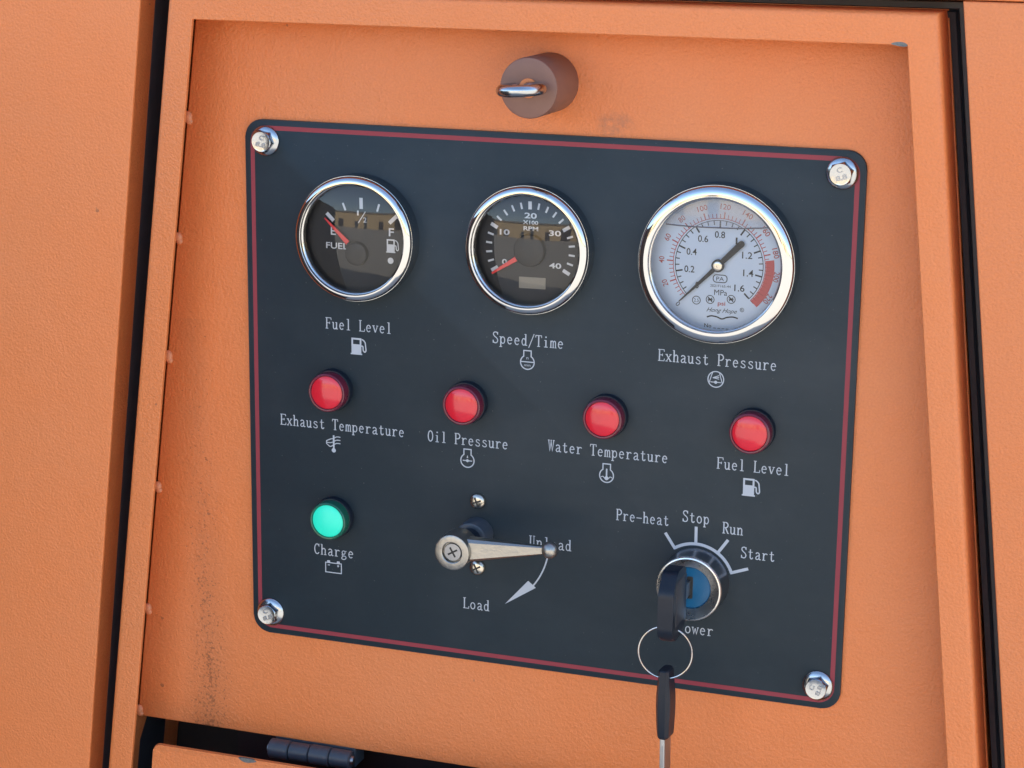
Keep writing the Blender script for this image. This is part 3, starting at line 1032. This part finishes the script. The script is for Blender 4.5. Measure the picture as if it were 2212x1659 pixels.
poly += [tuple(ctr + dv * 3 + nv * 1.25), tuple(ctr - dv * 3 + nv * 1.05), tuple(tipp + nv * 0.25)]
b.prism(poly, 5.6, 6.0, 0)
b.lathe([(3.0, 5.3), (3.0, 6.4), (2.7, 6.5), (1, 6.5)], cx, cz, 32)
b.build('needle', M['black_ink'], pg, auto=30)
b = B()
b.lathe([(2.25, 6.3), (2.2, 7.2), (1.8, 7.4), (0.5, 7.4), (0.4, 7.0), (0.1, 7.0)], cx, cz, 28)
b.build('needle_pin', M['nickel'], pg)
b = B()
zl = 96.6 - gz
half = math.degrees(math.asin(zl / 30.0))
seg_pts = arc(0, 0, 30.0, 30.0, half + 1.5, 180 - half - 1, 40)
b.fill(seg_pts, 8.2)
b.build('air_bubble', M['bubble'], pg, smooth=False)
b = B()
zz = zl
b.tube([V(x, zz + 0.9 * (abs(x + 1) / 24) ** 2.5 + 0.025 * x, 8.0) for x in [-24.8 + 49.6 * i / 40 for i in range(41)]], 0.33, 8)
b.build('liquid_edge', M['meniscus'], pg)

# ------------------------------------------------------------------ indicator lamps
def make_lamp(x, z, label, rim, lens):
    t = thing('indicator_lamp', label, 'lamp', x, z, 0, 'round indicator lamps on the plate')
    b = B()
    b.lathe([(10.6, 0), (10.6, 3.4), (10.3, 3.9), (9.6, 4.0)], seg=56, cap=False)
    b.build('collar', M['black_plastic'], t)
    b = B()
    b.lathe([(9.9, 3.6), (9.95, 8.2), (9.7, 9.2), (9.2, 9.6), (8.7, 9.5), (8.4, 9.0), (8.3, 8.4)], seg=56, cap=False)
    b.build('rim', rim, t)
    b = B()
    prof = [(8.35, 8.3), (8.3, 8.8)]
    for i in range(1, 11):
        s = i / 10
        prof.append((8.2 * (1 - s), 9.0 + 1.3 * (1 - (1 - s) ** 2)))
    b.lathe(prof, seg=56)
    b.build('lens', lens, t, auto=50)
    return t
l0 = make_lamp(-108, 0.5, 'red indicator lamp above the caption Exhaust Temperature', M['rim_red'], M['lens_red'])
copy_thing(l0, -36, 0.6, 'red indicator lamp above the caption Oil Pressure')
copy_thing(l0, 36, 0.7, 'red indicator lamp above the caption Water Temperature')
copy_thing(l0, 108, 0.6, 'red indicator lamp above the caption Fuel Level, rightmost of four')
make_lamp(-108, -66.6, 'green indicator lamp above the caption Charge', M['rim_green'], M['lens_green'])

# ------------------------------------------------------------------ valve lever with its two screws
def cross_recess(b, r, wd, d0, d1, x=0, z=0, rot=0):
    for k in (0, 90):
        c, s = math.cos(R(rot + k)), math.sin(R(rot + k))
        n = (-s, c)
        p = [(x + c * r + n[0] * wd / 2 * .7, z + s * r + n[1] * wd / 2 * .7), (x - c * r + n[0] * wd / 2 * .7, z - s * r + n[1] * wd / 2 * .7),
             (x - c * r - n[0] * wd / 2 * .7, z - s * r - n[1] * wd / 2 * .7), (x + c * r - n[0] * wd / 2 * .7, z + s * r - n[1] * wd / 2 * .7)]
        b.prism(p, d0, d1 + (0.01 if k else 0), 0)

def make_screw(x, z, label, rot):
    t = thing('pan_head_screw', label, 'screw', x, z, 0, 'cross head screws beside the lever')
    b = B()
    b.lathe([(4.1, 0), (4.15, 1.0), (3.9, 1.9), (3.3, 2.6), (2.4, 3.0), (1.2, 3.2), (0.2, 3.25)], seg=40)
    b.build('screw_head', M['nickel'], t, auto=60)
    b = B()
    cross_recess(b, 2.5, 1.25, 2.2, 3.27, rot=rot)
    b.build('cross_slot', M['slot'], t, smooth=False)
    return t
make_screw(-29.9, -49.6, 'nickel cross head screw on the plate above the valve lever', 22)
make_screw(-29.8, -84.2, 'nickel cross head screw tucked under the valve lever', 28)

lx, lz = -30.2, -66.6
lv = thing('valve_lever', 'silver lever handle with ball tip pointing right at Unload', 'lever', lx, lz)
b = B()
b.lathe([(8.4, 0), (8.4, 9.6), (8.1, 10.6), (7.3, 11.0), (6.0, 11.0)], seg=48, cap=True)
b.build('bushing', M['hinge_black'], lv)
b = B()
b.lathe([(5.4, 10.5), (5.4, 26)], 0.2, 0.4, seg=36)
b.build('stem', M['black_plastic'], lv)
hx, hz = 0.5, 1.3
b = B()
b.lathe([(8.3, 24.0), (8.9, 25), (9.0, 36.8), (8.7, 37.7), (8.1, 38.0), (5.5, 38.0), (5.1, 37.7), (5.0, 35.6), (0.5, 35.6)], hx, hz, 64)
b.build('hub', M['cast'], lv)
b = B()
b.lathe([(4.5, 35.5), (4.5, 36.6), (4.2, 37.0), (0.5, 37.1)], hx + .15, hz, 40)
sc = b.build('hub_screw', M['steel_grey'], lv)
b = B()
cross_recess(b, 2.7, 1.25, 36.8, 37.16, hx + .15, hz, 30)
b.build('cross_slot', M['slot'], sc, smooth=False)
# tapered arm: octagonal section sliding down to the ball
b = B()
secs = []
for s in [i / 12 for i in range(13)]:
    x = hx + 6.0 + (44.2 - 6.0) * s
    dc = 31.0 - 5.2 * s
    hh = 5.75 * (1 - s) + 1.75 * s
    td = 4.3 * (1 - s) + 1.7 * s
    zc = 0.0 + hz + 0.6 + 2.4 * s
    bv = 0.34
    P = [(-hh, -td * (1 - bv)), (-hh, td * (1 - bv)), (-hh * (1 - bv * .75), td), (hh * (1 - bv * .75), td), (hh, td * (1 - bv)), (hh, -td * (1 - bv)), (hh * (1 - bv), -td), (-hh * (1 - bv), -td)]
    secs.append([V(x, zc + a, dc + c) for a, c in P])
b.grid(secs, True, True, True)
b.build('arm', M['cast'], lv, auto=20)
b = B()
b.ball(V(hx + 46.0, hz + 3.2, 25.8), 4.2, 32)
b.build('ball_tip', M['cast'], lv)

# ------------------------------------------------------------------ ignition switch, key, ring, spare key
sx, sz = 82.3, -77.6
sw = thing('ignition_switch', 'round chrome key switch with blue face under Stop and Run', 'switch', sx, sz)
b = B()
b.lathe([(16.6, 0), (16.6, 1.0), (16.3, 1.6), (16.05, 12.6)], seg=80, cap=False)
b.build('switch_body', M['body_metal'], sw)
b = B()
b.lathe([(16.05, 12.4), (16.1, 13.4), (15.7, 14.0), (15.1, 14.2), (14.6, 14.0), (10.5, 11.9), (10.3, 10.6)], seg=80, cap=False)
b.build('bezel', M['ring_metal'], sw)
b = B()
b.lathe([(10.35, 9.5), (10.3, 10.9), (9.9, 11.2), (0.5, 11.2)], seg=56)
b.build('lock_face', M['blue_plastic'], sw)
b = B()
b.prism(rounded([(-1.5, 5.6), (1.5, 5.6), (1.5, -5.6), (-1.5, -5.6)], 0.8), 11.1, 11.24, 0)
b.build('keyhole', M['slot'], sw, smooth=False)

def slab(outline, x0, x1, bev):
    """outline in (d, z) given thickness along x"""
    b = B()
    bm = b.bm
    A = [bm.verts.new(V(x0, z, d)) for d, z in outline]
    C = [bm.verts.new(V(x1, z, d)) for d, z in outline]
    n = len(outline)
    fa = bm.faces.new(A); fc = bm.faces.new(list(reversed(C)))
    for i in range(n):
        j = (i + 1) % n
        bm.faces.new((A[j], A[i], C[i], C[j]))
    if bev:
        bmesh.ops.bevel(bm, geom=list(set(fa.edges) | set(fc.edges)), offset=bev / 1000, segments=3, profile=0.5, affect='EDGES')
    return b

kx, kz = 79.2, -77.6
ky = thing('switch_key', 'black plastic headed key standing in the chrome ignition switch', 'key', kx, kz, 11)
o_ = rounded([(9, 11.5), (14, 15.5), (26, 15.5), (33.5, 7), (33.5, -12), (30, -17.8), (15, -17.8), (9, -12.5)], [3, 5, 6, 8, 6, 5, 5, 3], 5)
b = slab(o_, -3.7, 3.7, 1.5)
b.build('key_head', M['black_plastic'], ky)
b = slab([(13, 11), (28, 11), (28, -11), (13, -11)], 3.4, 3.9, 0.2)
b.build('grip_inlay', M['rubber'], ky)
b = slab([(-6, 3.6), (10, 3.6), (10, -3.6), (-6, -3.6)], 1.6, 3.4, 0.2)
b.build('key_blade', M['steel_grey'], ky)

rx_, rz_, rd_ = 77.0, -103.4, 33.5
rg_ = thing('key_ring', 'thin steel split ring hanging from the key in the switch', 'ring', rx_, rz_, rd_)
b = B()
pts = []
for i in range(120):
    a = 2 * PI * 1.96 * i / 119 + 0.4
    wob = 0.35 * (i / 119 - 0.5)
    pts.append(V(12.9 * math.cos(a) * 0.985, 12.9 * math.sin(a), wob + 12.9 * math.cos(a) * -0.12))
b.tube(pts, 0.42, 10)
b.build('split_ring', M['zinc'], rg_)

hk = thing('hanging_key', 'black plastic headed spare key hanging from the split ring', 'key', 77.2, -113.6, 31.5)
b = B()
prof2 = []
# head: lozenge-shaped thickness, broad face turned away
zsx = [(1.6, 2.2), (1.0, 2.6), (-4, 2.9), (-11, 3.5), (-17, 3.6), (-23, 3.4), (-29, 3.1), (-32.0, 2.9), (-33.0, 2.2)]
wid = [4.4, 4.9, 5.4, 5.9, 6.0, 6.0, 5.8, 5.4, 4.6]
secs = []
for (z, th), wv in zip(zsx, wid):
    c = 0.62
    P = [(-th, -wv * c), (-th * .55, -wv), (th * .55, -wv), (th, -wv * c), (th, wv * c), (th * .55, wv), (-th * .55, wv), (-th, wv * c)]
    secs.append([V(a, z, q2) for a, q2 in P])
b.grid(secs, True, True, True)
b.build('key_head', M['black_plastic'], hk, auto=22)
b = B()
b.prism(rounded([(-1.2, -32), (1.2, -32), (1.3, -66), (-1.3, -66)], 0.4), -4.0, 4.0, 0.3)
b.prism([(-0.35, -36.5), (0.35, -36.5), (0.35, -66), (-0.35, -66)], 3.95, 4.15, 0)
b.build('key_blade', M['steel_grey'], hk)
hk.rotation_euler = (0, R(-1.0), R(-6))

# ------------------------------------------------------------------ catch above the plate: brown stop with a steel eye
ct = thing('latch_stop', 'brown cylindrical stop with a steel eye ring above the plate', 'latch', 3.6, 158.8, BK)
b = B()
b.lathe([(14.0, 0), (14.0, 31.0), (13.7, 31.8), (13.0, 32.0), (4.6, 32.0), (4.0, 31.2), (3.2, 30.6)], seg=72)
b.build('stop_body', M['brown_rubber'], ct)
b = B()
b.lathe([(4.4, 31.95), (4.5, 32.25), (3.9, 32.3), (3.2, 32.2)], seg=36)
b.build('washer', M['orange'], ct)
b = B()
pts = [V(0.0, 0.4, 29)]
pts += [V(9.0 * math.cos(R(a)), 0.2 + 0.6 * math.cos(R(a)), 41.5 + 9.0 * math.sin(R(a))) for a in range(-88, 240, 8)]
b.tube(pts, 2.75, 16)
b.build('eye_ring', M['zinc'], ct)

# ------------------------------------------------------------------ across the yard (seen mirrored in the glass and chrome)
bm_ = grainy('tan_render', (0.56, 0.41, 0.22), (0.62, 0.46, 0.26), 0.8, 3, 0.2, 0.01)
bw = bpy.data.objects.new('warehouse', None)
COL.objects.link(bw)
bw.location = (-14, -30, 0)
tag(bw, 'long low tan warehouse across the yard, mirrored in the gauge glass', 'building')
def wbox(name, m, x0, x1, y0, y1, z0, z1, par):
    b = B()
    b.prism([(x0 * 1000, z1 * 1000), (x1 * 1000, z1 * 1000), (x1 * 1000, z0 * 1000), (x0 * 1000, z0 * 1000)], -y1 * 1000, -y0 * 1000, 0)
    return b.build(name, m, par, smooth=False)
wbox('wall', bm_, -30, 34, -12, 0, 0, 4.6, bw)
wbox('roof', grainy('grey_roof', (0.2, 0.19, 0.18), (0.25, 0.24, 0.22), 0.7, 3), -30.4, 34.4, -12.3, 0.3, 4.6, 4.9, bw)
rnd = random.Random(11)
x = -28.0
while x < 31:
    wd = rnd.uniform(0.9, 3.6)
    hh_ = rnd.choice((2.1, 2.4, 3.2, 3.6))
    wbox('door', M['hinge_black'] if rnd.random() < 0.6 else M['brown_inside'], x, x + wd, -0.1, 0.06, 0, hh_, bw)
    x += wd + rnd.uniform(1.2, 5.5)

od = thing('open_door', 'canopy door coloured as orange in shade, swung open left of the panel, mirrored dark in the gauge glass', 'door', -560, -100, 30)
b = B()
P = rounded([(0, 300), (760, 300), (760, -700), (0, -700)], [5, 60, 60, 5], 8)
bm = b.bm
A = [bm.verts.new(V(-15, z, d)) for d, z in P]; C_ = [bm.verts.new(V(15, z, d)) for d, z in P]
bm.faces.new(A); bm.faces.new(list(reversed(C_)))
for i in range(len(P)):
    j = (i + 1) % len(P)
    bm.faces.new((A[j], A[i], C_[i], C_[j]))
b.build('door_leaf', M['brown_inside'], od, smooth=False)  # dark brown stands for orange paint in shade
od.rotation_euler = (0, 0, R(-5))
